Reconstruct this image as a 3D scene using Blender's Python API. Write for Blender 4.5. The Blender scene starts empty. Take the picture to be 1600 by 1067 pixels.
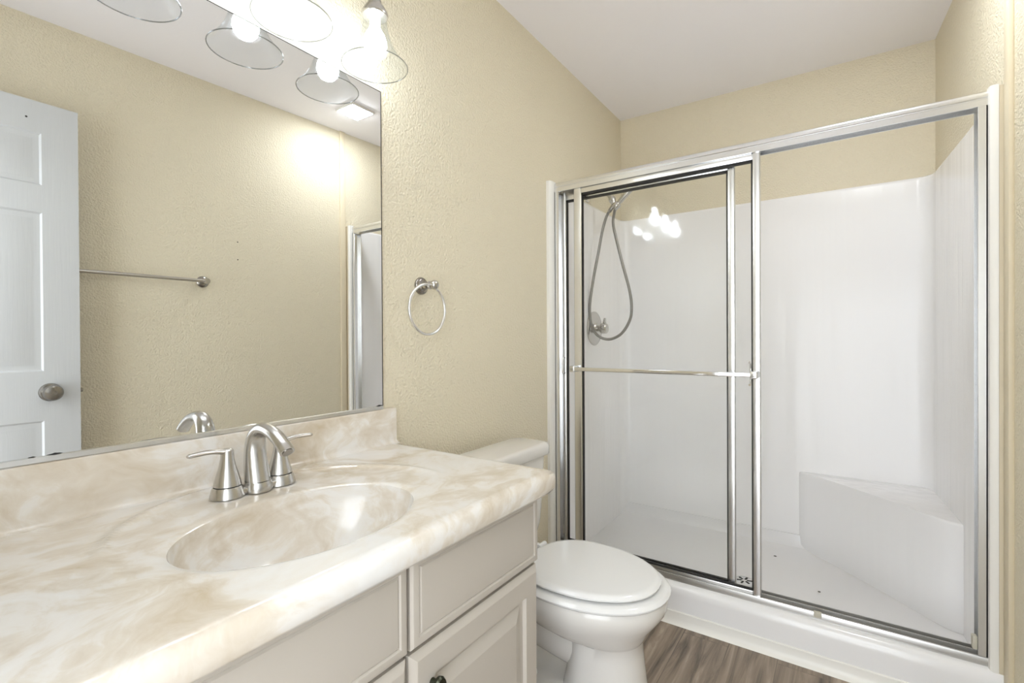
import bpy, bmesh, math, random
from mathutils import Vector, Matrix
random.seed(7)
C = bpy.context.scene
D = bpy.data
PI = math.pi

# ------------------------------------------------------------------ camera, world, exposure
F_PX = 752.26
cam = D.cameras.new('camera'); cam.sensor_width = 36.0; cam.lens = F_PX * 36.0 / 1600.0
cam.clip_start = 0.01
camo = D.objects.new('camera', cam); C.collection.objects.link(camo)
_y, _p, _r = math.radians(34.458), math.radians(-0.316), math.radians(-0.322)
fw = Vector((-math.sin(_y) * math.cos(_p), math.cos(_y) * math.cos(_p), math.sin(_p)))
rt0 = Vector((math.cos(_y), math.sin(_y), 0)); up0 = rt0.cross(fw)
rt = rt0 * math.cos(_r) + up0 * math.sin(_r); up = -rt0 * math.sin(_r) + up0 * math.cos(_r)
mw = Matrix.Identity(4)
for i in range(3):
    mw[i][0] = rt[i]; mw[i][1] = up[i]; mw[i][2] = -fw[i]
mw[0][3], mw[1][3], mw[2][3] = 1.08, 0.0, 1.0777
camo.matrix_world = mw
C.camera = camo

w = D.worlds.new('world'); C.world = w; w.use_nodes = True
bg = w.node_tree.nodes['Background']
bg.inputs['Color'].default_value = (0.90, 0.95, 1.0, 1)
WORLD = 0.95; bg.inputs['Strength'].default_value = WORLD       # added even fill through the open doorway, standing for an unseen next room
BULB = 6.2                                                   # vanity bulbs
PANEL = 18.5                                                  # ceiling light diffuser
C.view_settings.view_transform = 'Standard'; C.view_settings.look = 'None'
C.view_settings.gamma = 1.0; C.view_settings.exposure = 2.64
C.cycles.max_bounces = 14; C.cycles.diffuse_bounces = 8; C.cycles.glossy_bounces = 8
C.cycles.transparent_max_bounces = 16; C.cycles.sample_clamp_indirect = 6.0
C.cycles.use_denoising = True

# ------------------------------------------------------------------ materials
def srgb(r, g, b):
    f = lambda c: (c / 255 / 12.92) if c / 255 <= 0.04045 else ((c / 255 + 0.055) / 1.055) ** 2.4
    return (f(r), f(g), f(b), 1)

def new_mat(name):
    m = D.materials.new(name); m.use_nodes = True
    nt = m.node_tree; b = nt.nodes['Principled BSDF']
    return m, nt, b

def pmat(name, col, rough=0.5, metal=0.0, spec=0.5, coat=0.0, bump=None, var=0.0):
    m, nt, b = new_mat(name)
    b.inputs['Base Color'].default_value = col; b.inputs['Roughness'].default_value = rough
    b.inputs['Metallic'].default_value = metal; b.inputs['Specular IOR Level'].default_value = spec
    b.inputs['Coat Weight'].default_value = coat; b.inputs['Coat Roughness'].default_value = 0.05
    tc = nt.nodes.new('ShaderNodeTexCoord')
    if bump:
        sc, dist, strength, detail = bump
        n = nt.nodes.new('ShaderNodeTexNoise'); n.inputs['Scale'].default_value = sc; n.inputs['Detail'].default_value = detail
        nt.links.new(tc.outputs['Object'], n.inputs['Vector'])
        bp = nt.nodes.new('ShaderNodeBump'); bp.inputs['Distance'].default_value = dist; bp.inputs['Strength'].default_value = strength
        nt.links.new(n.outputs['Fac'], bp.inputs['Height']); nt.links.new(bp.outputs['Normal'], b.inputs['Normal'])
    if var:
        n = nt.nodes.new('ShaderNodeTexNoise'); n.inputs['Scale'].default_value = 3.0; n.inputs['Detail'].default_value = 3
        nt.links.new(tc.outputs['Object'], n.inputs['Vector'])
        r = nt.nodes.new('ShaderNodeValToRGB')
        a = [max(0, c * (1 - var)) for c in col[:3]] + [1]; z = [min(1, c * (1 + var)) for c in col[:3]] + [1]
        r.color_ramp.elements[0].position = 0.3; r.color_ramp.elements[1].position = 0.7
        r.color_ramp.elements[0].color = a; r.color_ramp.elements[1].color = z
        nt.links.new(n.outputs['Fac'], r.inputs['Fac']); nt.links.new(r.outputs['Color'], b.inputs['Base Color'])
    return m

def emat(name, col, strength):
    m = D.materials.new(name); m.use_nodes = True; nt = m.node_tree
    nt.nodes.remove(nt.nodes['Principled BSDF'])
    e = nt.nodes.new('ShaderNodeEmission'); e.inputs['Color'].default_value = col; e.inputs['Strength'].default_value = strength
    nt.links.new(e.outputs[0], nt.nodes['Material Output'].inputs['Surface'])
    return m

def glassmat(name, tint, rough, r0=0.04, smear=0.0, grz=0.4):
    m = D.materials.new(name); m.use_nodes = True; nt = m.node_tree
    nt.nodes.remove(nt.nodes['Principled BSDF'])
    t = nt.nodes.new('ShaderNodeBsdfTransparent'); t.inputs['Color'].default_value = tint
    g = nt.nodes.new('ShaderNodeBsdfGlossy'); g.inputs['Roughness'].default_value = rough
    lw = nt.nodes.new('ShaderNodeLayerWeight'); lw.inputs['Blend'].default_value = 0.5
    p = nt.nodes.new('ShaderNodeMath'); p.operation = 'POWER'; p.inputs[1].default_value = 4.0
    nt.links.new(lw.outputs['Facing'], p.inputs[0])
    ma = nt.nodes.new('ShaderNodeMath'); ma.operation = 'MULTIPLY_ADD'; ma.inputs[1].default_value = grz; ma.inputs[2].default_value = r0
    nt.links.new(p.outputs[0], ma.inputs[0])
    mix = nt.nodes.new('ShaderNodeMixShader')
    nt.links.new(ma.outputs[0], mix.inputs['Fac']); nt.links.new(t.outputs[0], mix.inputs[1]); nt.links.new(g.outputs[0], mix.inputs[2])
    if smear:
        tc = nt.nodes.new('ShaderNodeTexCoord'); n = nt.nodes.new('ShaderNodeTexNoise'); n.inputs['Scale'].default_value = 9; n.inputs['Detail'].default_value = 5
        nt.links.new(tc.outputs['Object'], n.inputs['Vector'])
        rr = nt.nodes.new('ShaderNodeMapRange'); rr.inputs['From Min'].default_value = 0.42; rr.inputs['From Max'].default_value = 0.7
        rr.inputs['To Min'].default_value = rough; rr.inputs['To Max'].default_value = smear
        nt.links.new(n.outputs['Fac'], rr.inputs['Value']); nt.links.new(rr.outputs[0], g.inputs['Roughness'])
    nt.links.new(mix.outputs[0], nt.nodes['Material Output'].inputs['Surface'])
    return m

WALL = srgb(224, 215, 192)
M = {}
M['wall'] = pmat('painted_wall', WALL, 0.5, spec=0.3, bump=(140, 0.0048, 1.0, 2.0))
M['ceiling'] = pmat('ceiling_paint', srgb(243, 241, 245), 0.6, bump=(60, 0.001, 0.25, 2))
M['trim_beige'] = pmat('beige_trim_paint', srgb(216, 204, 178), 0.45, bump=(60, 0.001, 0.2, 2))
M['white_trim'] = pmat('white_trim_paint', srgb(232, 230, 224), 0.35)
M['stall'] = pmat('gelcoat_white', srgb(240, 239, 239), 0.22, spec=0.32)
def streaks(m):
    nt = m.node_tree; b = nt.nodes['Principled BSDF']; N = nt.nodes.new; L = nt.links.new
    tc = N('ShaderNodeTexCoord'); mp = N('ShaderNodeMapping'); mp.inputs['Scale'].default_value = (9, 9, .5)
    L(tc.outputs['Object'], mp.inputs['Vector'])
    n = N('ShaderNodeTexNoise'); n.inputs['Scale'].default_value = 1.6; n.inputs['Detail'].default_value = 2
    L(mp.outputs[0], n.inputs['Vector'])
    bp = N('ShaderNodeBump'); bp.inputs['Distance'].default_value = 0.008; bp.inputs['Strength'].default_value = 0.5
    L(n.outputs['Fac'], bp.inputs['Height']); L(bp.outputs[0], b.inputs['Normal'])
streaks(M['stall'])
M['curb'] = pmat('gelcoat_threshold', srgb(233, 232, 232), 0.16)
M['porcelain'] = pmat('porcelain', srgb(222, 219, 214), 0.08, spec=0.6)
M['plastic_white'] = pmat('seat_plastic', srgb(230, 230, 229), 0.14)
M['cabinet'] = pmat('cabinet_paint', srgb(184, 177, 167), 0.34, bump=(30, 0.0006, 0.2, 2))
M['cab_dark'] = pmat('cabinet_gap_shadow', srgb(120, 112, 100), 0.7)
M['door'] = pmat('door_paint', srgb(196, 198, 199), 0.36)
M['alu'] = pmat('bright_aluminium', (0.82, 0.825, 0.83, 1), 0.26, metal=1.0)
M['alu_darkened'] = pmat('darkened_aluminium', (0.58, 0.57, 0.55, 1), 0.30, metal=1.0)  # on bottom track and rails, dark floor's reflection is put into the metal colour
M['nickel'] = pmat('brushed_nickel', (0.56, 0.545, 0.52, 1), 0.27, metal=1.0)
M['nickel_dark'] = pmat('aged_nickel', (0.33, 0.31, 0.285, 1), 0.24, metal=1.0)
M['chrome'] = pmat('chrome', (0.82, 0.82, 0.82, 1), 0.08, metal=1.0)
M['hose'] = pmat('steel_hose', (0.27, 0.26, 0.245, 1), 0.4, metal=1.0)
M['bronze'] = pmat('dark_bronze', (0.07, 0.075, 0.055, 1), 0.35, metal=1.0)
M['gasket'] = pmat('black_vinyl', (0.012, 0.011, 0.010, 1), 0.6)
M['black'] = pmat('black_edge', (0.01, 0.01, 0.01, 1), 0.7)
M['clip'] = pmat('grey_nylon', srgb(190, 186, 172), 0.5)
M['mirror'] = pmat('mirror_silver', (0.875, 0.885, 0.885, 1), 0.0, metal=1.0)
M['glass'] = glassmat('shower_glass', (0.996, 0.998, 0.996, 1), 0.03, 0.022, smear=0.16)
M['shade'] = glassmat('shade_glass', (0.95, 0.96, 0.965, 1), 0.01, 0.006, grz=0.30)
M['rim'] = glassmat('shade_rim_glass', (0.62, 0.64, 0.65, 1), 0.12, 0.22)
M['bulb'] = emat('bulb_glow', (0.875, 0.935, 1.0, 1), BULB)
M['panel'] = emat('diffuser_glow', (0.91, 0.955, 1.0, 1), PANEL)
M['crumb'] = pmat('dark_crumb', (0.03, 0.025, 0.02, 1), 0.8)

def marble():
    m, nt, b = new_mat('cultured_marble')
    N = nt.nodes.new; L = nt.links.new
    tc = N('ShaderNodeTexCoord')
    mp = N('ShaderNodeMapping'); mp.inputs['Scale'].default_value = (1.0, 0.75, 1.0); mp.inputs['Rotation'].default_value = (0, 0, 0.5)
    L(tc.outputs['Object'], mp.inputs['Vector'])
    wn = N('ShaderNodeTexNoise'); wn.inputs['Scale'].default_value = 4.0; wn.inputs['Detail'].default_value = 4
    L(mp.outputs[0], wn.inputs['Vector'])
    mx = N('ShaderNodeMix'); mx.data_type = 'VECTOR'; mx.inputs['Factor'].default_value = 0.16
    L(mp.outputs[0], mx.inputs[4]); L(wn.outputs['Color'], mx.inputs[5])
    n1 = N('ShaderNodeTexNoise'); n1.inputs['Scale'].default_value = 4.6; n1.inputs['Detail'].default_value = 7; n1.inputs['Roughness'].default_value = 0.62; n1.inputs['Distortion'].default_value = 0.9
    L(mx.outputs[1], n1.inputs['Vector'])
    n2 = N('ShaderNodeTexNoise'); n2.inputs['Scale'].default_value = 12.0; n2.inputs['Detail'].default_value = 6; n2.inputs['Roughness'].default_value = 0.6; n2.inputs['Distortion'].default_value = 1.6
    L(mx.outputs[1], n2.inputs['Vector'])
    mf = N('ShaderNodeMix'); mf.data_type = 'FLOAT'; mf.inputs['Factor'].default_value = 0.38
    L(n1.outputs['Fac'], mf.inputs[2]); L(n2.outputs['Fac'], mf.inputs[3])
    r = N('ShaderNodeValToRGB'); e = r.color_ramp.elements
    e[0].position = 0.34; e[0].color = srgb(196, 181, 156)
    e[1].position = 0.60; e[1].color = srgb(231, 230, 228)
    x = e.new(0.43); x.color = srgb(212, 202, 187)
    x = e.new(0.485); x.color = srgb(221, 214, 203)
    x = e.new(0.515); x.color = srgb(227, 223, 217)
    L(mf.outputs[0], r.inputs['Fac'])
    L(r.outputs['Color'], b.inputs['Base Color'])
    b.inputs['Roughness'].default_value = 0.16; b.inputs['Coat Weight'].default_value = 0.25; b.inputs['Coat Roughness'].default_value = 0.06
    return m
M['marble'] = marble()

def planks():
    m, nt, b = new_mat('vinyl_planks')
    N = nt.nodes.new; L = nt.links.new
    tc = N('ShaderNodeTexCoord')
    mp = N('ShaderNodeMapping'); mp.inputs['Rotation'].default_value = (0, 0, PI / 2)
    L(tc.outputs['Object'], mp.inputs['Vector'])
    br = N('ShaderNodeTexBrick'); br.inputs['Scale'].default_value = 1.0
    br.inputs['Brick Width'].default_value = 1.2; br.inputs['Row Height'].default_value = 0.15; br.inputs['Mortar Size'].default_value = 0.0012
    br.inputs['Color1'].default_value = (0.25, 0.25, 0.25, 1); br.inputs['Color2'].default_value = (0.75, 0.75, 0.75, 1); br.inputs['Mortar'].default_value = (0, 0, 0, 1)
    L(mp.outputs[0], br.inputs['Vector'])
    m2 = N('ShaderNodeMapping'); m2.inputs['Scale'].default_value = (22, 1.6, 1)
    L(tc.outputs['Object'], m2.inputs['Vector'])
    ad = N('ShaderNodeVectorMath'); ad.operation = 'ADD'
    L(m2.outputs[0], ad.inputs[0]); L(br.outputs['Color'], ad.inputs[1])
    n = N('ShaderNodeTexNoise'); n.inputs['Scale'].default_value = 1.3; n.inputs['Detail'].default_value = 7; n.inputs['Roughness'].default_value = 0.62; n.inputs['Distortion'].default_value = 0.7
    L(ad.outputs[0], n.inputs['Vector'])
    r = N('ShaderNodeValToRGB'); e = r.color_ramp.elements
    e[0].position = 0.28; e[0].color = srgb(72, 62, 54); e[1].position = 0.72; e[1].color = srgb(186, 170, 152)
    x = e.new(0.46); x.color = srgb(128, 114, 100); x = e.new(0.58); x.color = srgb(152, 136, 120)
    L(n.outputs['Fac'], r.inputs['Fac'])
    mm = N('ShaderNodeMix'); mm.data_type = 'RGBA'; mm.blend_type = 'MULTIPLY'; mm.inputs['Factor'].default_value = 0.6
    mort = N('ShaderNodeMapRange'); mort.inputs['To Min'].default_value = 1.0; mort.inputs['To Max'].default_value = 0.35
    L(br.outputs['Fac'], mort.inputs['Value'])
    L(r.outputs['Color'], mm.inputs[6]); L(mort.outputs[0], mm.inputs[7])
    L(mm.outputs[2], b.inputs['Base Color'])
    b.inputs['Roughness'].default_value = 0.42
    bp = N('ShaderNodeBump'); bp.inputs['Distance'].default_value = 0.0006; bp.inputs['Strength'].default_value = 0.5
    L(n.outputs['Fac'], bp.inputs['Height']); L(bp.outputs[0], b.inputs['Normal'])
    return m
M['planks'] = planks()

def grain_door():
    m = M['door']; nt = m.node_tree; b = nt.nodes['Principled BSDF']
    N = nt.nodes.new; L = nt.links.new
    tc = N('ShaderNodeTexCoord'); mp = N('ShaderNodeMapping'); mp.inputs['Scale'].default_value = (90, 90, 4)
    L(tc.outputs['Object'], mp.inputs['Vector'])
    n = N('ShaderNodeTexNoise'); n.inputs['Scale'].default_value = 1.5; n.inputs['Detail'].default_value = 3; n.inputs['Distortion'].default_value = 0.6
    L(mp.outputs[0], n.inputs['Vector'])
    bp = N('ShaderNodeBump'); bp.inputs['Distance'].default_value = 0.0008; bp.inputs['Strength'].default_value = 0.5
    L(n.outputs['Fac'], bp.inputs['Height']); L(bp.outputs[0], b.inputs['Normal'])
grain_door()

# ------------------------------------------------------------------ mesh helpers
def finish(bm, ang=38):
    bmesh.ops.recalc_face_normals(bm, faces=bm.faces[:])
    for f in bm.faces: f.smooth = True
    for e in bm.edges:
        if len(e.link_faces) == 2:
            if e.calc_face_angle(0) > math.radians(ang): e.smooth = False

def obj(name, bm, mat, parent=None, ang=38):
    finish(bm, ang)
    me = D.meshes.new(name); bm.to_mesh(me); bm.free()
    me.materials.append(M[mat] if isinstance(mat, str) else mat)
    o = D.objects.new(name, me); C.collection.objects.link(o)
    if parent is not None:
        o.parent = parent
        o.matrix_parent_inverse = parent.matrix_world.inverted() if False else Matrix.Translation(-Vector(ROOT.get(parent.name, (0, 0, 0))))
    return o

ROOT = {}
def thing(name, label, cat, loc, group=None):
    o = D.objects.new(name, None); C.collection.objects.link(o)
    o.empty_display_size = 0.05; o.location = loc
    ROOT[o.name] = loc
    o['label'] = label; o['category'] = cat
    if group: o['group'] = group
    return o

def tag(o, label, cat, group=None):
    o['label'] = label; o['category'] = cat
    if group: o['group'] = group
    return o

def struct(name, bm, mat, parent=None):
    o = obj(name, bm, mat, parent)
    if parent is None: o['kind'] = 'structure'
    return o

def merge(bm, src):
    me = D.meshes.new('_tmp'); src.to_mesh(me); src.free(); bm.from_mesh(me); D.meshes.remove(me)
    return bm

def box(x0, x1, y0, y1, z0, z1, bev=0.0, seg=2, bm=None):
    b = bmesh.new(); bmesh.ops.create_cube(b, size=1)
    for v in b.verts:
        v.co = Vector((x0 + (v.co.x + .5) * (x1 - x0), y0 + (v.co.y + .5) * (y1 - y0), z0 + (v.co.z + .5) * (z1 - z0)))
    if bev > 0:
        bmesh.ops.bevel(b, geom=b.edges[:], offset=bev, segments=seg, profile=0.5, affect='EDGES', clamp_overlap=True)
    return merge(bm, b) if bm else b

def hexa(pts_bottom, pts_top, bev=0.0, seg=2, bm=None):
    b = bmesh.new()
    n = len(pts_bottom)
    vb = [b.verts.new(p) for p in pts_bottom]; vt = [b.verts.new(p) for p in pts_top]
    b.faces.new(vb[::-1]); b.faces.new(vt)
    for i in range(n): b.faces.new((vb[i], vb[(i + 1) % n], vt[(i + 1) % n], vt[i]))
    if bev > 0:
        bmesh.ops.bevel(b, geom=b.edges[:], offset=bev, segments=seg, profile=0.5, affect='EDGES', clamp_overlap=True)
    return merge(bm, b) if bm else b

def basis(d):
    d = Vector(d).normalized(); a = Vector((0, 0, 1)) if abs(d.z) < .9 else Vector((1, 0, 0))
    u = d.cross(a).normalized(); return u, d.cross(u).normalized(), d

def loft(rings, cap=True, closed=False, bm=None):
    b = bmesh.new(); R = [[b.verts.new(p) for p in r] for r in rings]; n = len(R[0])
    m = len(R)
    for i in range(m if closed else m - 1):
        a, c = R[i], R[(i + 1) % m]
        for j in range(n): b.faces.new((a[j], a[(j + 1) % n], c[(j + 1) % n], c[j]))
    if cap and not closed:
        b.faces.new(R[0][::-1]); b.faces.new(R[-1])
    return merge(bm, b) if bm else b

def lathe(prof, origin=(0, 0, 0), axis=(0, 0, 1), n=32, bm=None, cap=True):
    u, v, d = basis(axis); o = Vector(origin); rings = []
    for r, h in prof:
        rings.append([o + d * h + (u * math.cos(2 * PI * k / n) + v * math.sin(2 * PI * k / n)) * max(r, 1e-5) for k in range(n)])
    return loft(rings, cap=cap, bm=bm)

def catmull(P, k=8, closed=False):
    P = [Vector(p) for p in P]; out = []
    n = len(P)
    rng = range(n) if closed else range(n - 1)
    for i in rng:
        p1, p2 = P[i], P[(i + 1) % n]
        p0 = P[i - 1] if (i > 0 or closed) else p1 * 2 - p2
        p3 = P[(i + 2) % n] if (i + 2 < n or closed) else p2 * 2 - p1
        for t in range(k):
            t /= k
            out.append(0.5 * ((2 * p1) + (-p0 + p2) * t + (2 * p0 - 5 * p1 + 4 * p2 - p3) * t * t + (-p0 + 3 * p1 - 3 * p2 + p3) * t ** 3))
    if not closed: out.append(P[-1])
    return out

def tube(P, r, n=16, closed=False, bm=None, flat=None):
    """r: number or list; flat=(a,b) scales along frame axes"""
    P = [Vector(p) for p in P]; m = len(P)
    if not isinstance(r, (list, tuple)): r = [r] * m
    T = []
    for i in range(m):
        a = P[i - 1] if (i > 0 or closed) else P[i]; c = P[(i + 1) % m] if (i + 1 < m or closed) else P[i]
        T.append((c - a).normalized())
    u, v, _ = basis(T[0]); rings = []
    for i in range(m):
        u = (u - T[i] * u.dot(T[i])).normalized(); v = T[i].cross(u)
        fa, fb = flat[i] if flat else (1, 1)
        rings.append([P[i] + u * math.cos(2 * PI * k / n) * r[i] * fa + v * math.sin(2 * PI * k / n) * r[i] * fb for k in range(n)])
    return loft(rings, cap=not closed, closed=closed, bm=bm)

def extr(profile, axis, a0, a1, bm=None):
    """closed 2-D profile extruded along x or y; profile points are the two other coordinates in xyz order"""
    def pt(q, a):
        return (a, q[0], q[1]) if axis == 'x' else ((q[0], a, q[1]) if axis == 'y' else (q[0], q[1], a))
    return loft([[pt(q, a0) for q in profile], [pt(q, a1) for q in profile]], bm=bm)

def prism(poly, z0, z1, bev=0.0, seg=3, bm=None, topz=None):
    b = bmesh.new()
    vb = [b.verts.new((p[0], p[1], z0)) for p in poly]; vt = [b.verts.new((p[0], p[1], z1)) for p in poly]
    b.faces.new(vb[::-1]); top = b.faces.new(vt); n = len(poly)
    for i in range(n): b.faces.new((vb[i], vb[(i + 1) % n], vt[(i + 1) % n], vt[i]))
    if bev:
        bmesh.ops.bevel(b, geom=list(top.edges), offset=bev, segments=seg, profile=0.5, affect='EDGES', clamp_overlap=True)
    return merge(bm, b) if bm else b

def rrect(x0, x1, y0, y1, r, n=6):
    out = []
    for cx, cy, a in ((x1 - r, y1 - r, 0), (x0 + r, y1 - r, 90), (x0 + r, y0 + r, 180), (x1 - r, y0 + r, 270)):
        for k in range(n + 1):
            t = math.radians(a + 90 * k / n); out.append((cx + r * math.cos(t), cy + r * math.sin(t)))
    return out

# ------------------------------------------------------------------ room shell
YB, YF = 2.720, -0.165            # shower end wall, doorway wall
def WX(y): return 1.564 - 0.0572 * y   # right wall runs very slightly out of square
def ZC(x): return 2.362 - 0.0131 * x
DX0, DX1, DZ = 0.66, 1.435, 1.985  # doorway
struct('floor', hexa([(-.1, -1.4, -.06), (2.3, -1.4, -.06), (2.3, YB + .1, -.06), (-.1, YB + .1, -.06)], [(-.1, -1.4, 0), (2.3, -1.4, 0), (2.3, YB + .1, 0), (-.1, YB + .1, 0)]), 'planks')
struct('ceiling', hexa([(-.1, YF - .1, ZC(-.1)), (1.7, YF - .1, ZC(1.7)), (1.7, YB + .1, ZC(1.7)), (-.1, YB + .1, ZC(-.1))],
                       [(-.1, YF - .1, 2.45), (1.7, YF - .1, 2.45), (1.7, YB + .1, 2.45), (-.1, YB + .1, 2.45)]), 'ceiling')
struct('wall_left', box(-.1, 0, YF - .1, YB, 0, 2.40), 'wall')
struct('wall_back', box(-.1, WX(YB) + .1, YB, YB + .1, 0, 2.40), 'wall')
struct('wall_right', hexa([(WX(YF - .1), YF - .1, 0), (WX(YF - .1) + .1, YF - .1, 0), (WX(YB) + .1, YB, 0), (WX(YB), YB, 0)],
                          [(WX(YF - .1), YF - .1, 2.40), (WX(YF - .1) + .1, YF - .1, 2.40), (WX(YB) + .1, YB, 2.40), (WX(YB), YB, 2.40)]), 'wall')
b = box(0, DX0, YF - .1, YF, 0, 2.40); box(DX1, WX(YF) - .002, YF - .1, YF, 0, 2.40, bm=b); box(DX0, DX1, YF - .1, YF, DZ, 2.40, bm=b)
struct('wall_front', b, 'wall')
# door casing around the doorway
b = box(DX0 - .055, DX0, YF, YF + .014, 0, DZ + .055, .003); box(DX1, DX1 + .055, YF, YF + .014, 0, DZ + .055, .003, bm=b); box(DX0, DX1, YF, YF + .014, DZ, DZ + .055, .003, bm=b)
struct('trim_5', b, 'white_trim')
# batten over the panel seam in the right wall
yb0, yb1 = 1.823, 1.858
struct('trim_3', hexa([(WX(yb0) - .012, yb0, 0), (WX(yb0) + .001, yb0, 0), (WX(yb1) + .001, yb1, 0), (WX(yb1) - .012, yb1, 0)],
                      [(WX(yb0) - .012, yb0, ZC(1.45)), (WX(yb0) + .001, yb0, ZC(1.45)), (WX(yb1) + .001, yb1, ZC(1.45)), (WX(yb1) - .012, yb1, ZC(1.45))], .003), 'trim_beige')
# white strips either side of the shower opening
struct('trim_1', extr([(0.0, 1.848), (.012, 1.850), (.019, 1.858), (.021, 1.87), (.021, 1.895), (0, 1.895)], 'z', 0.0, 1.776), 'white_trim')
xr = WX(1.88)
struct('trim_2', extr([(xr - .018, 1.8655), (xr - .030, 1.866), (xr - .0355, 1.870), (xr - .0372, 1.878), (xr - .0372, 1.895), (xr - .018, 1.895)], 'z', 0.0, 1.776), 'white_trim')
struct('trim_6', extr([(xr - .0175, 1.8665), (xr + .0005, 1.8655), (xr - .0005, 1.895), (xr - .0175, 1.895)], 'z', 0.0, 1.772), 'trim_beige')
# cove base along the shower threshold
struct('trim_4', extr([(1.826, 0), (1.832, .004), (1.838, .010), (1.842, .020), (1.8435, .042), (1.846, .044), (1.85, .044), (1.85, 0)], 'x', .022, xr - .037), 'white_trim')
struct('baseboard_left', box(0, .010, .955, 1.847, 0, .06, .003), 'white_trim')
struct('baseboard_right', hexa([(WX(.62) - .01, .62, 0), (WX(.62), .62, 0), (WX(1.82), 1.82, 0), (WX(1.82) - .01, 1.82, 0)],
                               [(WX(.62) - .01, .62, .06), (WX(.62), .62, .06), (WX(1.82), 1.82, .06), (WX(1.82) - .01, 1.82, .06)], .003), 'white_trim')

# ------------------------------------------------------------------ open door against the right wall
def make_door():
    y0, y1, x0, x1, z0, z1 = -.148, .600, 1.415, 1.450, .012, 1.972
    b = bmesh.new()
    cols = [(y0 + .105, y0 + .325), (y1 - .325, y1 - .105)]
    rows = [(.20, .78), (.966, 1.560), (1.662, 1.856)]
    ys = sorted({y0, y1, *[v for c in cols for v in c]}); zs = sorted({z0, z1, *[v for c in rows for v in c]})
    for x, s in ((x0, -1), (x1, 1)):
        for i in range(len(ys) - 1):
            for j in range(len(zs) - 1):
                a, c, e, f = ys[i], ys[i + 1], zs[j], zs[j + 1]
                if (a, c) in cols and (e, f) in rows:
                    # moulded panel: groove then raised field
                    steps = [(0, 0), (.006, .006), (.020, .007), (.026, .006), (.052, .0008)]
                    rings = [[(x - s * d, a + q, e + q), (x - s * d, c - q, e + q), (x - s * d, c - q, f - q), (x - s * d, a + q, f - q)] for q, d in steps]
                    R = [[b.verts.new(p) for p in r] for r in rings]
                    for k in range(len(R) - 1):
                        for t in range(4): b.faces.new((R[k][t], R[k][(t + 1) % 4], R[k + 1][(t + 1) % 4], R[k + 1][t]))
                    b.faces.new(R[-1])
                else:
                    b.faces.new([b.verts.new(p) for p in ((x, a, e), (x, c, e), (x, c, f), (x, a, f))])
    for q in (((x0, y0, z0), (x1, y0, z0), (x1, y0, z1), (x0, y0, z1)), ((x0, y1, z0), (x1, y1, z0), (x1, y1, z1), (x0, y1, z1)),
              ((x0, y0, z0), (x1, y0, z0), (x1, y1, z0), (x0, y1, z0)), ((x0, y0, z1), (x1, y0, z1), (x1, y1, z1), (x0, y1, z1))):
        b.faces.new([b.verts.new(p) for p in q])
    bmesh.ops.remove_doubles(b, verts=b.verts[:], dist=1e-5)
    o = struct('door_1', b, 'door')
    o['label'] = 'white six-panel door standing open against the right wall'
    kz, ky = .886, .512
    for s, x in ((-1, x0), (1, x1)):
        k = lathe([(.034, 0), (.034, .004), (.030, .010), (.014, .013), (.012, .022), (.022, .026), (.029, .034), (.030, .042), (.026, .050), (.014, .054), (.007, .054), (.006, .051), (.0, .051)], (x, ky, kz), (s, 0, 0), 32)
        obj('door_knob', k, 'nickel_dark', o)
    obj('latch_bolt', box(x0 + .011, x0 + .024, y1 - .001, y1 + .011, kz - .008, kz + .008, .003), 'nickel_dark', o)
    h = lathe([(.0035, 0), (.0035, .001), (.0, .001)], (x0, .455, 1.905), (-1, 0, 0), 10); obj('screw_hole', h, 'black', o)
    for z in (.25, 1.0, 1.72):
        obj('hinge', lathe([(.006, 0), (.006, .09)], (x1 - .02, y0 - .006, z), (0, 0, 1), 12), 'nickel', o)
make_door()

# ------------------------------------------------------------------ shower stall
XL = .016                                   # inner face of the left panel
def SR(y): return WX(y) - .013  # inner face of the right panel
stall = thing('shower_stall', 'white moulded fibreglass shower stall with a corner seat', 'shower stall', (.72, 2.3, 0))
def stall_path(off):
    r = .055; yb = YB - .014 - off
    P = [(XL + off, 1.955)]
    for k in range(9):
        t = math.radians(180 - 90 * k / 8); P.append((XL + off + r + r * math.cos(t), yb - r + r * math.sin(t)))
    xc = SR(yb) - off
    for k in range(9):
        t = math.radians(90 - 90 * k / 8); P.append((xc - r + r * math.cos(t), yb - r + r * math.sin(t)))
    P.append((SR(1.955) - off, 1.955))
    return P
inn, mid_, out = stall_path(0.0), stall_path(-.006), stall_path(-.0125)
ring_z = [(inn, .05), (inn, 1.750), (stall_path(-.002), 1.760), (mid_, 1.764), (out, 1.764), (out, .05)]
b = bmesh.new()
R = [[b.verts.new((p[0], p[1], z)) for p in P] for P, z in ring_z]
for i in range(len(R)):
    a, c = R[i], R[(i + 1) % len(R)]
    for j in range(len(a) - 1): b.faces.new((a[j], a[j + 1], c[j + 1], c[j]))
b.faces.new([r[0] for r in R]); b.faces.new([r[-1] for r in R][::-1])
obj('wall_surround', b, 'stall', stall)
# pan: profile across the depth (y, z), including the threshold
prof = [(1.850, 0), (1.850, .105), (1.853, .122), (1.861, .134), (1.873, .140), (1.935, .140), (1.948, .136), (1.956, .124), (1.962, .090), (1.972, .068), (1.99, .060), (2.20, .050), (2.64, .058), (2.68, .066), (2.694, .085), (2.700, .12), (2.7055, .12), (2.7055, 0)]
b = loft([[(.001, q[0], q[1]) for q in prof], [(WX(q[0]) - .001, q[0], q[1]) for q in prof]])
obj('pan', b, 'curb', stall)
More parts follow.
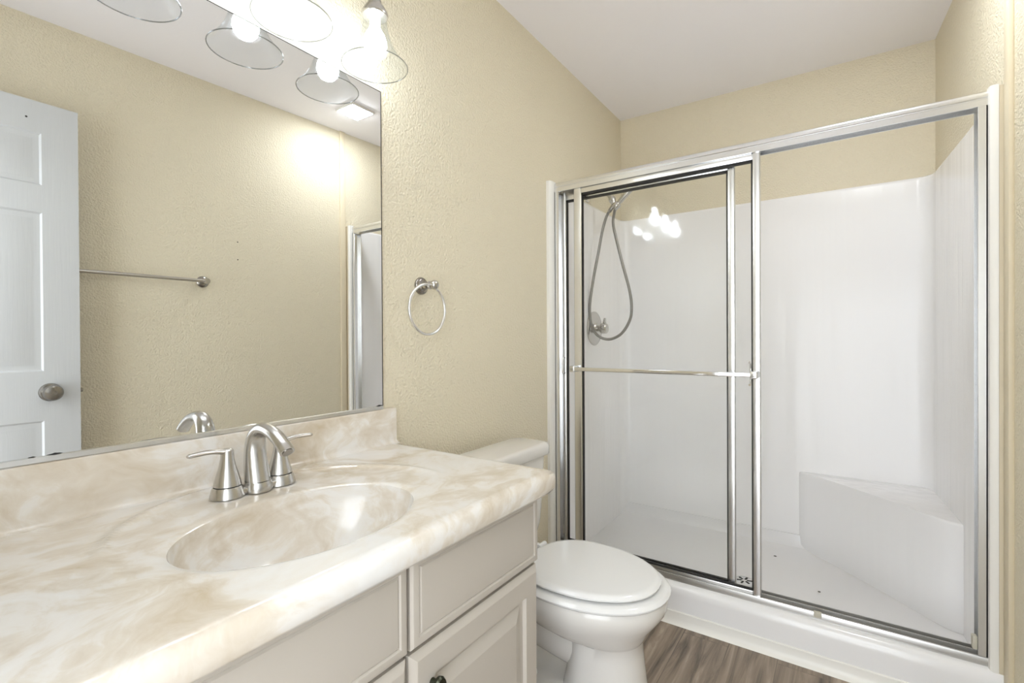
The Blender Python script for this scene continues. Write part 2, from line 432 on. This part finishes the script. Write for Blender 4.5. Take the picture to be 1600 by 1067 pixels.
# triangular corner seat
yb = YB - .015
poly = [(SR(yb) + .004, yb + .003), (.905, yb + .003), (.915, yb - .014), (.945, yb - .036), (1.041, 2.590), (1.14, 2.495), (1.24, 2.395), (1.325, 2.307), (1.362, 2.265), (1.392, 2.242), (SR(2.23) + .004, 2.232)]
obj('corner_seat', prism(poly, .052, .430, .012, 4), 'stall', stall)
dr = thing('floor_drain', 'round metal drain strainer in the shower floor', 'drain', (.738, 2.215, .051))
b = lathe([(.042, -.001), (.042, .003), (.038, .005), (.0, .0055)], (.738, 2.215, .0515), (0, 0, 1), 32)
obj('strainer', b, 'alu', dr)
b = bmesh.new()
for k in range(6):
    t = k * PI / 3 + .3; c, s = math.cos(t), math.sin(t)
    P = []
    for u, v in ((.010, -.0035), (.030, -.0035), (.030, .0035), (.010, .0035)):
        P.append((.738 + u * c - v * s, 2.215 + u * s + v * c))
    hexa([(p[0], p[1], .0565) for p in P], [(p[0], p[1], .0578) for p in P], bm=b)
obj('slot', b, 'black', dr)

# ------------------------------------------------------------------ shower enclosure frame
frame = thing('shower_door_frame', 'bright aluminium frame around the shower opening', 'shower frame', (.72, 1.91, .140))
fx0, fx1 = .0215, xr - .0365
hp = [(1.8815, 1.7295), (1.8815, 1.747), (1.8835, 1.7485), (1.8835, 1.7505), (1.8805, 1.753), (1.8800, 1.760), (1.8815, 1.764), (1.884, 1.7655), (1.8845, 1.7675), (1.889, 1.7705), (1.935, 1.7705), (1.935, 1.7295), (1.931, 1.7295), (1.931, 1.762), (1.887, 1.762), (1.887, 1.7295)]
obj('header_rail', extr(hp, 'x', fx0, fx1), 'alu', frame)
tp = [(1.8815, .1405), (1.8815, .158), (1.8835, .163), (1.888, .1635), (1.889, .152), (1.908, .152), (1.909, .167), (1.912, .167), (1.913, .152), (1.931, .152), (1.932, .168), (1.936, .168), (1.936, .1405)]
obj('bottom_track', extr(tp, 'x', fx0, fx1), 'alu_darkened', frame)
for side, (a, s) in {'l': (fx0, 1), 'r': (fx1, -1)}.items():
    b = box(min(a, a + s * .0215), max(a, a + s * .0215), 1.8825, 1.8855, .165, 1.731, .0008, 1)
    box(min(a, a + s * .004), max(a, a + s * .004), 1.8825, 1.934, .165, 1.731, bm=b)
    box(min(a, a + s * .0215), max(a, a + s * .0215), 1.931, 1.934, .165, 1.731, bm=b)
    obj('side_jamb', b, 'alu', frame)
b = box(fx1 - .033, fx1 - .0215, 1.884, 1.905, .178, .216, .003); obj('bumper', b, 'clip', frame)
b = box(fx0 + .020, fx0 + .032, 1.912, 1.930, .20, .24, .003); obj('bumper', b, 'clip', frame)
b = box(1.00, 1.022, 1.879, 1.888, .148, .168, .002); obj('track_guide', b, 'clip', frame)

# ------------------------------------------------------------------ sliding glass doors
def slider(name, label, xa, xb, y, sw, zt, zb, parts):
    t = thing(name, label, 'shower door', ((xa + xb) / 2, y, zb))
    for x0, x1 in ((xa, xa + sw[0]), (xb - sw[1], xb)):
        P = [(x0, y + .009), (x0, y - .006), (x0 + .003, y - .0095), (x0 + (x1 - x0) * .5, y - .0115), (x1 - .003, y - .0095), (x1, y - .006), (x1, y + .009)]
        obj('stile', extr(P, 'z', zb + .002, zt), 'alu', t)
    obj('top_rail', box(xa + sw[0], xb - sw[1], y - .0085, y + .0085, zt - .034, zt - .001, .002), 'alu', t)
    obj('bottom_rail', box(xa + sw[0], xb - sw[1], y - .0085, y + .0085, zb, zb + .020, .002), 'alu_darkened', t)
    gx0, gx1, gz0, gz1 = xa + sw[0], xb - sw[1], zb + .020, zt - .034
    g = .006
    b = box(gx0, gx0 + g, y - .006, y + .006, gz0, gz1); box(gx1 - g * .6, gx1, y - .006, y + .006, gz0, gz1, bm=b)
    box(gx0, gx1, y - .006, y + .006, gz1 - g * 1.4, gz1, bm=b); box(gx0, gx1, y - .006, y + .006, gz0, gz0 + g * .7, bm=b)
    obj('gasket', b, 'gasket', t)
    obj('glass_pane', box(gx0 + .001, gx1 - .001, y - .0025, y + .0025, gz0 + .001, gz1 - .001), 'glass', t)
    return t
yo, yi = 1.8985, 1.9215
dout = slider('sliding_shower_door', 'front sliding glass shower door, the one with the horizontal towel bar', .113, .843, yo, (.036, .026), 1.741, .156, None)
din = slider('sliding_shower_door', 'rear sliding glass shower door, behind the pane with the towel bar', .0445, .757, yi, (.018, .026), 1.728, .156, None)
# towel bar on the front door
b = box(.122, .836, 1.8335, 1.8395, .940, .956, .0028, 3); obj('towel_bar', b, 'chrome', dout)
for xa in (.118, .816):
    b = box(xa, xa + .024, 1.832, 1.8895, .935, .961, .004, 3); br_ = obj('bar_bracket', b, 'alu', dout)
    s = lathe([(.007, 0), (.007, .0012), (.005, .002), (.0, .002)], (xa + .012, 1.832, .948), (0, -1, 0), 16); obj('screw', s, 'alu_darkened', br_)
def dpull(x, y, z, dy, h, r, par, mat='chrome'):
    P = catmull([(x, y, z - h), (x, y + dy * .7, z - h), (x, y + dy, z - h * .62), (x, y + dy, z), (x, y + dy, z + h * .62), (x, y + dy * .7, z + h), (x, y, z + h)], 6)
    obj('pull_handle', tube(P, r, 10), mat, par)
dpull(.806, yo + .004, .948, .030, .040, .0042, dout)
dpull(.0545, yi - .0105, .958, -.020, .034, .0042, din, 'alu')

# ------------------------------------------------------------------ hand shower and valve
sh = thing('handheld_shower', 'chrome handheld shower with a steel hose looping down the left stall wall', 'shower head', (.0, 2.262, 1.80))
b = lathe([(.030, 0), (.030, .002), (.026, .008), (.013, .012), (.0, .012)], (.0005, 2.262, 1.803), (1, 0, 0), 32); obj('wall_flange', b, 'chrome', sh)
P = catmull([(.006, 2.262, 1.803), (.04, 2.262, 1.812), (.08, 2.26, 1.812), (.115, 2.255, 1.795), (.137, 2.25, 1.770)], 6); obj('shower_arm', tube(P, .0095, 16), 'nickel', sh)
b = lathe([(.004, -.020), (.013, -.016), (.017, -.006), (.018, 0), (.016, .009), (.012, .016), (.012, .026), (.0, .026)], (.143, 2.249, 1.762), (.35, -.1, -.93), 24); obj('swivel_ball', b, 'nickel', sh)
wa, wb = Vector((.163, 2.246, 1.728)), Vector((.262, 2.244, 1.818)); wd = (wb - wa).normalized()
b = lathe([(.012, -.016), (.017, -.014), (.019, 0), (.019, .014), (.016, .018), (.0, .018)], wa, wd, 24); obj('cradle', b, 'nickel', sh)
b = tube([(.126, 2.244, 1.702), (.130, 2.244, 1.707), (.145, 2.2455, 1.727), (.156, 2.246, 1.738)], [.007, .0098, .0098, .008], 16); obj('hose_nut', b, 'nickel_dark', sh)
Pw = [wa + wd * t for t in (.016, .03, .08, .12, .15, .165)] + [wa + wd * .19 + Vector((.006, 0, -.003)), wa + wd * .215 + Vector((.02, 0, -.012))]
wand = obj('hand_wand', tube(Pw, [.010, .0125, .0135, .014, .0165, .019, .024, .02], 18), 'nickel', sh)
hc = wa + wd * .205 + Vector((.018, 0, -.016)); hd = Vector((.62, -.05, -.78)).normalized()
b = lathe([(.012, -.030), (.030, -.020), (.043, -.004), (.045, .006), (.041, .010), (.0, .010)], hc, hd, 32); obj('spray_face', b, 'chrome', sh)
Ph = [(.128, 2.244, 1.706), (.112, 2.242, 1.675), (.093, 2.24, 1.61), (.068, 2.24, 1.491), (.044, 2.24, 1.381), (.026, 2.24, 1.269), (.0235, 2.24, 1.204), (.034, 2.24, 1.138), (.070, 2.24, 1.089), (.128, 2.24, 1.073), (.188, 2.24, 1.098), (.230, 2.24, 1.156), (.243, 2.24, 1.215), (.234, 2.24, 1.304), (.196, 2.24, 1.447), (.164, 2.24, 1.575), (.150, 2.241, 1.645), (.155, 2.244, 1.695), (.159, 2.246, 1.716)]
P = catmull(Ph, 26); rr = [.0064 + .0009 * (i % 2) for i in range(len(P))]
obj('hose', tube(P, rr, 12), 'hose', sh)

vv = thing('shower_valve', 'round chrome shower valve with a stubby knob on the stall wall', 'shower valve', (XL, 2.305, 1.13))
vx = XL + .0005
b = lathe([(.088, 0), (.088, .003), (.083, .007), (.060, .010), (.030, .013), (.024, .020), (.0, .020)], (vx, 2.305, 1.129), (1, 0, 0), 48); obj('escutcheon', b, 'nickel', vv)
b = lathe([(.015, .018), (.015, .034), (.024, .038), (.027, .046), (.027, .066), (.022, .072), (.0, .073)], (vx, 2.305, 1.129), (1, 0, 0), 32); obj('knob', b, 'nickel', vv)
b = hexa([(vx + .050, 2.298, 1.155), (vx + .066, 2.298, 1.155), (vx + .066, 2.312, 1.155), (vx + .050, 2.312, 1.155)], [(vx + .055, 2.301, 1.182), (vx + .064, 2.301, 1.182), (vx + .064, 2.309, 1.182), (vx + .055, 2.309, 1.182)], .002); obj('lever', b, 'nickel', vv)

for i, (x, y, lb) in enumerate(((.82, 2.538, 'tiny dark speck of debris on the shower floor, farther from the track'), (1.002, 2.282, 'tiny dark speck of debris on the shower floor, nearer the track'))):
    b = bmesh.new(); bmesh.ops.create_icosphere(b, subdivisions=1, radius=.005)
    for v in b.verts: v.co = Vector((v.co.x * (1.5 - i * .3) + x, v.co.y * .8 + y, v.co.z * .45 + .0565 + .0015 * (1 - i)))
    tag(obj('debris_speck', b, 'crumb'), lb, 'debris')

# ------------------------------------------------------------------ vanity cabinet
VY0, VY1 = -.150, .932
cab = thing('vanity_cabinet', 'off-white painted vanity cabinet under the marble countertop', 'cabinet', (.25, .39, 0))
b = box(.002, .498, VY0, VY0 + .016, 0, .733); box(.002, .498, VY1 - .016, VY1, 0, .733, bm=b)   # ends
box(.002, .480, VY0 + .016, VY1 - .016, .09, .105, bm=b); box(.002, .008, VY0 + .016, VY1 - .016, .105, .733, bm=b)
box(.480, .498, VY0 + .016, VY1 - .016, .09, .125, bm=b); box(.480, .498, VY0 + .016, VY1 - .016, .700, .733, bm=b); box(.480, .498, VY0 + .016, VY1 - .016, .560, .600, bm=b)
for y in (VY0 + .016, .127, .510, .894): box(.480, .498, y, y + .022 + (.0 if y > 0 else 0), .125, .700, bm=b)
box(.42, .436, VY0 + .016, VY1 - .016, 0, .09, bm=b)
obj('carcass', b, 'cabinet', cab)
FX0, FX1 = .4985, .520
def slab_front(y0, y1, z0, z1, name):
    """drawer front with a narrow recessed bead line and an eased outer edge"""
    b = bmesh.new()
    steps = [(0, FX0), (0, FX1 - .005), (.004, FX1 - .001), (.007, FX1), (.016, FX1), (.019, FX1 - .003), (.022, FX1 - .0005), (.026, FX1)]
    R = [[b.verts.new(p) for p in ((x, y0 + q, z0 + q), (x, y1 - q, z0 + q), (x, y1 - q, z1 - q), (x, y0 + q, z1 - q))] for q, x in steps]
    b.faces.new(R[0][::-1])
    for k in range(len(R) - 1):
        for t in range(4): b.faces.new((R[k][t], R[k][(t + 1) % 4], R[k + 1][(t + 1) % 4], R[k + 1][t]))
    b.faces.new(R[-1])
    return obj(name, b, 'cabinet', cab, 20)
def panel_front(y0, y1, z0, z1, knob_y, knob_z):
    b = bmesh.new()
    fr = .052
    steps = [(0, FX0), (0, FX1 - .009), (.010, FX1 - .001), (.012, FX1), (fr, FX1), (fr + .003, FX1 - .008), (fr + .012, FX1 - .009), (fr + .036, FX1 - .001), (fr + .038, FX1 - .0005)]
    R = [[b.verts.new(p) for p in ((x, y0 + q, z0 + q), (x, y1 - q, z0 + q), (x, y1 - q, z1 - q), (x, y0 + q, z1 - q))] for q, x in steps]
    b.faces.new(R[0][::-1])
    for k in range(len(R) - 1):
        for t in range(4): b.faces.new((R[k][t], R[k][(t + 1) % 4], R[k + 1][(t + 1) % 4], R[k + 1][t]))
    b.faces.new(R[-1])
    d = obj('door', b, 'cabinet', cab, 9)
    kb = lathe([(.006, 0), (.006, .010), (.012, .013), (.013, .018), (.011, .022), (.0, .0225)], (FX1, knob_y, knob_z), (1, 0, 0), 20)
    for v in kb.verts: v.co.z = knob_z + (v.co.z - knob_z) * 1.15
    obj('knob', kb, 'bronze', d)
slab_front(.5335, .917, .583, .7325, 'drawer_front')
slab_front(.150, .527, .583, .7325, 'drawer_front')
slab_front(-.148, .1435, .583, .7325, 'drawer_front')
panel_front(.5335, .917, .105, .574, .577, .512)
panel_front(.150, .527, .105, .574, .195, .512)
panel_front(-.148, .1435, .105, .574, .10, .512)

# ------------------------------------------------------------------ countertop with moulded basin
top = thing('countertop', 'swirled cream cultured-marble countertop on the white vanity', 'countertop', (.27, .39, .735))
CX1, CY0, CY1, ZT = .5515, -.160, .953, .7823
ex, ey, ea, eb = .341, .470, .140, .199
NA = 384
def outer_pt(ang):
    """ray from basin centre to the slab outline (front-right corner rounded)"""
    c, s = math.cos(ang), math.sin(ang); x0, x1 = .0005, CX1 - .019; y0, y1 = CY0, CY1 - .019
    t = 1e9
    if c > 1e-9: t = min(t, (x1 - ex) / c)
    if c < -1e-9: t = min(t, (x0 - ex) / c)
    if s > 1e-9: t = min(t, (y1 - ey) / s)
    if s < -1e-9: t = min(t, (y0 - ey) / s)
    return ex + c * t, ey + s * t
angs = [2 * PI * k / NA for k in range(NA)]
for cx, cy in ((CX1 - .019, CY1 - .019), (.0005, CY1 - .019), (.0005, CY0), (CX1 - .019, CY0)):
    a = math.atan2(cy - ey, cx - ex) % (2 * PI)
    k = min(range(NA), key=lambda i: abs(angs[i] - a)); angs[k] = a
def ridge(x, y):
    d = math.hypot((x - .300) / .262, (y - .500) / .285)
    fade = max(0.0, min(1.0, (.40 - x) / .16)); fade = fade * fade * (3 - 2 * fade)
    h = math.exp(-((d - 1.0) / .022) ** 2) * .0034
    # slightly dished deck inside the ridge
    dish = -.0022 * max(0, min(1, (1.0 - d) / .10)) if d < 1 else 0
    return (h + dish) * fade
b = bmesh.new(); rings = []
NR = 46
ell = [(ex + ea * math.cos(a), ey + eb * math.sin(a)) for a in angs]
def ell_at(ang):
    c, s = math.cos(ang), math.sin(ang); t = 1 / math.sqrt((c / ea) ** 2 + (s / eb) ** 2); return ex + c * t, ey + s * t
E0 = [ell_at(a) for a in angs]; E1 = [outer_pt(a) for a in angs]
for i in range(NR + 1):
    t = (i / NR) ** 1.25
    ring = []
    for j in range(NA):
        x = E0[j][0] * (1 - t) + E1[j][0] * t; y = E0[j][1] * (1 - t) + E1[j][1] * t
        z = ZT + ridge(x, y)
        lip = math.hypot((x - ex) / ea, (y - ey) / eb) - 1
        z -= .004 * max(0, 1 - lip / .10) ** 2
        ring.append(b.verts.new((x, y, z)))
    rings.append(ring)
# bullnose around the front and right sides, plain behind and at the left end
def nrm(x, y):
    nx = 1.0 if x > CX1 - .0192 else 0.0; ny = 1.0 if y > CY1 - .0192 else 0.0
    l = math.hypot(nx, ny); return (nx, ny) if l == 0 else (nx / l, ny / l)
for (o_, dz) in [(.019 * math.sin(math.radians(q)), .019 * (1 - math.cos(math.radians(q)))) for q in (15, 30, 45, 60, 75, 90)] + [(.019, .030), (.017, .040), (.013, .046), (.004, .048)]:
    ring = []
    for j in range(NA):
        x, y = E1[j]; n_ = nrm(x, y)
        ring.append(b.verts.new((x + n_[0] * o_, y + n_[1] * o_, ZT - dz)))
    rings.append(ring)
last = rings[-1]
for i in range(len(rings) - 1):
    for j in range(NA): b.faces.new((rings[i][j], rings[i][(j + 1) % NA], rings[i + 1][(j + 1) % NA], rings[i + 1][j]))
under = [b.verts.new((ex + (v.co.x - ex) * .93, ey + (v.co.y - ey) * .93, ZT - .048)) for v in last]
for j in range(NA): b.faces.new((last[j], last[(j + 1) % NA], under[(j + 1) % NA], under[j]))
obj('slab', b, 'marble', top, 50)
# basin bowl
b = bmesh.new(); rings = []
for q in (0, 4, 9, 15, 22, 30, 38, 46, 54, 62, 70, 77, 83, 87):
    a = math.radians(q); sc = math.cos(a) ** .85; dz = .004 + .138 * math.sin(a) ** 1.05; u = 1 - sc
    rings.append([b.verts.new((ex - .012 * u + (p[0] - ex) * sc, ey + (p[1] - ey) * sc, ZT - dz)) for p in E0])
for i in range(len(rings) - 1):
    for j in range(NA): b.faces.new((rings[i][j], rings[i][(j + 1) % NA], rings[i + 1][(j + 1) % NA], rings[i + 1][j]))
b.faces.new(rings[-1])
basin = obj('basin', b, 'marble', top, 60)
dz_ = ZT - .1415
obj('drain_flange', lathe([(.022, 0), (.022, .002), (.016, .003), (.012, .001), (.0, .001)], (ex - .012, ey, dz_ + .0005), (0, 0, 1), 24), 'chrome', basin)
# backsplash
prof = [(.0005, ZT - .002), (.0005, .8825), (.016, .8825), (.0202, .881), (.0216, .877), (.0216, .795), (.0235, .788), (.028, .7845), (.036, ZT + .0003), (.036, ZT - .002)]
obj('backsplash', extr(prof, 'y', CY0, CY1), 'marble', top)

# ------------------------------------------------------------------ faucet
fa = thing('faucet', 'brushed nickel two-handle faucet behind the sink basin', 'faucet', (.118, .4985, ZT))
fy = .4985; FZ = ZT - .0005
hy = (fy - .0515, fy + .0515); hx = .115
b = box(.100, .136, fy - .045, fy + .045, FZ, FZ + .013, .004, 3)
lathe([(.0265, 0), (.0265, .012), (.0235, .019), (.0, .019)], (.126, fy, FZ), (0, 0, 1), 32, bm=b)
for y in hy: lathe([(.0305, 0), (.0300, .003), (.0265, .016), (.0245, .0195), (.0, .0195)], (hx, y, FZ), (0, 0, 1), 36, bm=b)
obj('base', b, 'nickel', fa)
P = catmull([(.126, fy, FZ + .016), (.120, fy, FZ + .050), (.117, fy, FZ + .080), (.123, fy, FZ + .106), (.141, fy, FZ + .122), (.166, fy, FZ + .1225), (.194, fy, FZ + .114), (.219, fy, FZ + .099), (.232, fy, FZ + .088)], 8)
n = len(P); fl = []
for i in range(n):
    t = i / (n - 1); k = max(0, 1 - t / .66)
    fl.append((.0142 + .0100 * k ** 1.1, .0112 + .0105 * k ** 1.3))
obj('spout', tube(P, 1.0, 28, flat=fl), 'nickel', fa)
d_ = (P[-1] - P[-2]).normalized()
obj('aerator', lathe([(.0095, 0), (.0095, .002), (.0, .002)], P[-1] - d_ * .0005, d_, 20), 'nickel_dark', fa)
for s, y in ((-1, hy[0]), (1, hy[1])):
    obj('handle_ring', lathe([(.0232, 0), (.0232, .0022)], (hx, y, FZ + .0193), (0, 0, 1), 32), 'black', fa)
    h = obj('handle', lathe([(.0240, 0), (.0225, .008), (.0185, .022), (.0145, .036), (.0118, .050), (.0112, .060), (.0106, .066), (.007, .069), (.0, .0695)], (hx, y, FZ + .0213), (0, 0, 1), 32), 'nickel', fa)
    z0 = FZ + .086
    P = catmull([(hx, y - s * .008, z0 - .003), (hx, y + s * .010, z0), (hx + .002, y + s * .030, z0 + .0035), (hx + .004, y + s * .050, z0 + .004), (hx + .006, y + s * .070, z0 + .003)], 5)
    m = len(P)
    obj('lever', tube(P, [.0085 - .0022 * i / (m - 1) - (.002 if i == m - 1 else 0) for i in range(m)], 14, flat=[(1.0, .62) if abs(P[0].z) else (1, 1)] * m), 'nickel', h)

# ------------------------------------------------------------------ wall mirror
mi = thing('wall_mirror', 'large frameless wall mirror above the vanity backsplash', 'mirror', (.0, .38, .884))
MY0, MY1, MZ0, MZ1 = -.155, .9125, .892, 1.7735
obj('mirror_glass', box(.0065, .012, MY0, MY1, MZ0 - .006, MZ1), 'mirror', mi)
obj('backing', box(.0005, .006, MY0, MY1 + .0016, MZ0 - .006, MZ1 + .0016), 'black', mi)
obj('channel', extr([(.0005, .8832), (.0175, .8832), (.0175, .8915), (.0125, .8925), (.0125, .885), (.0005, .885)], 'y', MY0, MY1 - .004), 'alu', mi)
# desilvered spots creeping up from the lower edge
random.seed(3)
for (ya, yb_, h) in ((.192, .206, .0022), (.214, .238, .0030), (.885, .9122, .0035)):
    P = [(ya, MZ0)]; k = 8
    for i in range(1, k): P.append((ya + (yb_ - ya) * i / k, MZ0 + h * math.sin(PI * i / k) * random.uniform(.6, 1)))
    P.append((yb_, MZ0))
    obj('edge_stain', loft([[(.0119, p[0], p[1]) for p in P], [(.0123, p[0], p[1]) for p in P]]), 'black', mi)
obj('edge_stain', box(.0119, .0123, MY1 - .0022, MY1 + .0002, MZ0, MZ1), 'black', mi)
obj('edge_stain', box(.0119, .0123, MY0, MY1, MZ1 - .0018, MZ1 + .0002), 'black', mi)

# ------------------------------------------------------------------ vanity light
vl = thing('vanity_light', 'three-light vanity bar with clear bell glass shades above the mirror', 'light fixture', (.0, .592, 2.02))
obj('backplate', box(.0005, .022, .50, .684, 1.985, 2.095, .006, 3), 'nickel', vl)
obj('cross_bar', tube([(.052, .35, 2.04), (.052, .834, 2.04)], .009, 16), 'nickel', vl)
obj('stem', lathe([(.012, 0), (.012, .034)], (.02, .592, 2.04), (1, 0, 0), 16), 'nickel', vl)
SX = .110
for y in (.811, .590, .369):
    P = catmull([(.052, y, 2.04), (.085, y, 2.045), (.104, y, 2.025), (SX, y, 1.99), (SX, y, 1.935)], 6)
    arm = obj('arm', tube(P, .0065, 14), 'nickel', vl)
    obj('socket', lathe([(.0, .0), (.010, .001), (.011, .008), (.016, .012), (.018, .020), (.024, .028), (.031, .040), (.033, .047), (.031, .052), (.0, .052)], (SX, y, 1.942), (0, 0, -1), 32), 'nickel', arm)
    # bell shade, thin wall
    prof = [(.029, 1.893), (.030, 1.878), (.032, 1.860), (.037, 1.840), (.045, 1.818), (.056, 1.797), (.068, 1.780), (.0795, 1.7665)]
    full = [(r, z) for r, z in prof] + [(.0805, 1.7655), (.0800, 1.7662)] + [(r - .0018, z + .0004) for r, z in prof[::-1]]
    obj('glass_shade', lathe([(r, -(z - 1.90)) for r, z in full], (SX, y, 1.90), (0, 0, -1), 48, cap=False), 'shade', arm)
    obj('shade_rim', tube([(SX + .0803 * math.cos(2 * PI * k / 48), y + .0803 * math.sin(2 * PI * k / 48), 1.7660) for k in range(48)], .0013, 8, closed=True), 'rim', arm)
    obj('bulb', lathe([(.012, 0), (.0125, .022), (.016, .032), (.024, .046), (.0285, .060), (.0290, .070), (.026, .082), (.018, .092), (.008, .0965), (.0, .097)], (SX, y, 1.889), (0, 0, -1), 24), 'bulb', arm)

# ------------------------------------------------------------------ ceiling light
cl = thing('ceiling_light', 'square flush ceiling light glowing in front of the shower', 'ceiling light', (1.165, 1.715, ZC(1.165)))
zc = ZC(1.165)
b = box(1.092, 1.240, 1.642, 1.790, zc - .012, zc + .002, .004); obj('frame', b, 'white_trim', cl)
obj('diffuser', box(1.100, 1.232, 1.650, 1.782, zc - .015, zc - .0115, .001, 1), 'panel', cl)

# ------------------------------------------------------------------ towel ring and towel bar
tr = thing('towel_ring', 'polished nickel towel ring on the beige wall beside the mirror', 'towel ring', (0, 1.078, 1.243))
ty, tz = 1.074, 1.243
obj('backplate', lathe([(.027, 0), (.027, .004), (.024, .008), (.019, .010), (.019, .012), (.015, .016), (.0, .017)], (.0005, ty, tz), (1, 0, 0), 32), 'nickel_dark', tr)
obj('post', lathe([(.011, .014), (.009, .020), (.0085, .030), (.012, .036), (.0125, .040), (.009, .044), (.0095, .047), (.0135, .052), (.0145, .058), (.0125, .065), (.007, .069), (.0, .070)], (.0005, ty, tz), (1, 0, 0), 28), 'nickel', tr)
rc = Vector((.047, 1.056, 1.168)); rr_ = .0755
P = [rc + Vector((0, math.cos(2 * PI * k / 64) * rr_, math.sin(2 * PI * k / 64) * rr_)) for k in range(64)]
obj('ring', tube(P, .0042, 12, closed=True), 'alu', tr)

tb = thing('towel_bar', 'brushed nickel towel bar on the right wall beside the open door', 'towel bar', (WX(.8), .80, 1.362))
nv = Vector((-1, -.0572, 0)).normalized(); zb_ = 1.362; off = .052
def wp(y, o, z=zb_): return Vector((WX(y), y, z)) + nv * o
obj('bar', tube([wp(.45, off), wp(1.090, off)], .0078, 16), 'nickel', tb)
for y in (.462, 1.078):
    p = obj('post', lathe([(.010, 0), (.010, off - .006), (.013, off - .004), (.0135, off + .006), (.011, off + .012), (.0, off + .013)], wp(y, .001), nv, 24), 'nickel', tb)
    obj('rosette', lathe([(.027, 0), (.027, .004), (.023, .009), (.016, .012), (.0, .013)], wp(y, .0005), nv, 32), 'nickel_dark', p)
wr = D.objects['wall_right']
for y, z in ((.62, 1.70), (.62, 1.58), (1.24, 1.58), (1.24, 1.49)):
    obj('nail_hole', lathe([(.003, 0), (.003, .0008), (.0, .0008)], wp(y, 0, z), nv, 8), 'black', wr)

# ------------------------------------------------------------------ toilet
to = thing('toilet', 'white two-piece toilet with closed lid between vanity and shower', 'toilet', (.38, 1.285, 0))
cy = 1.287
def egg(x0, x1, hw, z, n=56, sq=2.25, fb=.42):
    """outline: widest at fb of the length from the back, blunter at the back"""
    xm = x0 + (x1 - x0) * fb; out = []
    for k in range(n):
        t = 2 * PI * k / n; c, s = math.cos(t), math.sin(t)
        e = 2.0 / (2.05 if c > 0 else sq + .35)
        L = (x1 - xm) if c > 0 else (xm - x0)
        out.append((xm + L * math.copysign(abs(c) ** e, c), cy + hw * math.copysign(abs(s) ** (2.0 / 2.15), s), z))
    return out
# bowl + pedestal, one glazed body
rg = [egg(.385, .648, .106, 0.0), egg(.390, .644, .104, .05), egg(.408, .632, .098, .13), egg(.420, .624, .095, .20), egg(.424, .622, .095, .236),
      egg(.405, .628, .104, .244), egg(.350, .634, .126, .256), egg(.290, .648, .152, .282), egg(.262, .672, .170, .312), egg(.250, .684, .177, .330), egg(.246, .689, .181, .345), egg(.246, .689, .181, .366), egg(.250, .685, .177, .3715)]
obj('bowl', loft(rg), 'porcelain', to, 45)
# deck that carries the tank
b = loft([[(p[0], p[1], z) for p in rrect(.055, .34, cy - h, cy + h, .05)] for z, h in ((.255, .09), (.30, .11), (.335, .125), (.360, .128), (.367, .122))])
obj('deck', b, 'porcelain', to, 45)
# trapway bulge and foot
P = catmull([(.52, cy, .185), (.40, cy, .20), (.31, cy, .215), (.22, cy, .235), (.16, cy, .20), (.15, cy, .12), (.16, cy, .05)], 6)
obj('trapway', tube(P, [.080] * len(P), 20), 'porcelain', to, 60)
b = loft([[(p[0], p[1], z) for p in rrect(.09 + o_, .46 - o_, cy - .125 + o_, cy + .125 - o_, .06 - o_)] for z, o_ in ((0, 0), (.055, .002), (.075, .008), (.083, .020))])
obj('foot', b, 'porcelain', to, 45)
obj('bolt_cap', lathe([(.016, 0), (.015, .010), (.010, .017), (.0, .019)], (.315, cy - .075, .082), (0, 0, 1), 20), 'plastic_white', to)
# seat ring, lid
def egg_slab(x0, x1, hw, z0, z1, r, name, mat, hole=None):
    R = [egg(x0 + r, x1 - r, hw - r, z0)]
    for q in (0, 30, 60, 90):
        a = math.radians(q); R.append(egg(x0 + r * (1 - math.sin(a)) if False else x0 + r * (1 - math.cos(math.radians(90 - q))), x1 - r * (1 - math.cos(math.radians(90 - q))), hw - r * (1 - math.cos(math.radians(90 - q))), z0 + r * (1 - math.cos(a)) * .8))
    for q in (90, 65, 40, 20, 0):
        a = math.radians(q); k = 1 - math.sin(a)
        R.append(egg(x0 + r * k, x1 - r * k, hw - r * k, z1 - r * (1 - math.cos(a)) if False else z1 - r * math.sin(a) * .8))
    R.append(egg(x0 + r * 2.2, x1 - r * 2.2, hw - r * 2.2, z1 + .0012))
    return obj(name, loft(R), mat, to, 45)
egg_slab(.268, .697, .187, .3735, .391, .010, 'seat', 'plastic_white')
egg_slab(.272, .672, .168, .3965, .412, .009, 'lid', 'plastic_white')
for s in (-1, 1):
    b = box(.236, .282, cy + s * .072 - .014, cy + s * .072 + .014, .367, .398, .006, 3); lathe([(.009, -.02), (.009, .02)], (.262, cy + s * .072, .396), (0, 1, 0), 16, bm=b)
    obj('hinge', b, 'plastic_white', to)
# tank and its lid
TY0, TY1 = 1.057, 1.518
b = loft([[(p[0], p[1], z) for p in rrect(.050 + o_, .192 - o_, TY0 + o_ * 1.2, TY1 - o_ * 1.2, .035)] for z, o_ in ((.3685, .030), (.378, .018), (.42, .010), (.52, .004), (.66, 0))])
obj('tank', b, 'porcelain', to, 45)
b = loft([[(p[0], p[1], z) for p in rrect(.040 + o_, .205 - o_, TY0 - .014 + o_, TY1 + .014 - o_, .032 - o_ * .5)] for z, o_ in ((.6595, .004), (.664, 0), (.690, 0), (.6965, .002), (.7015, .007), (.7035, .016))])
obj('tank_lid', b, 'porcelain', to, 45)
obj('flush_lever', box(.1915, .206, 1.10, 1.17, .615, .630, .004), 'chrome', to)
obj('supply_nut', lathe([(.014, 0), (.014, .03), (.010, .034), (.010, .06)], (.12, 1.12, .37), (0, 0, -1), 12), 'nickel_dark', to)
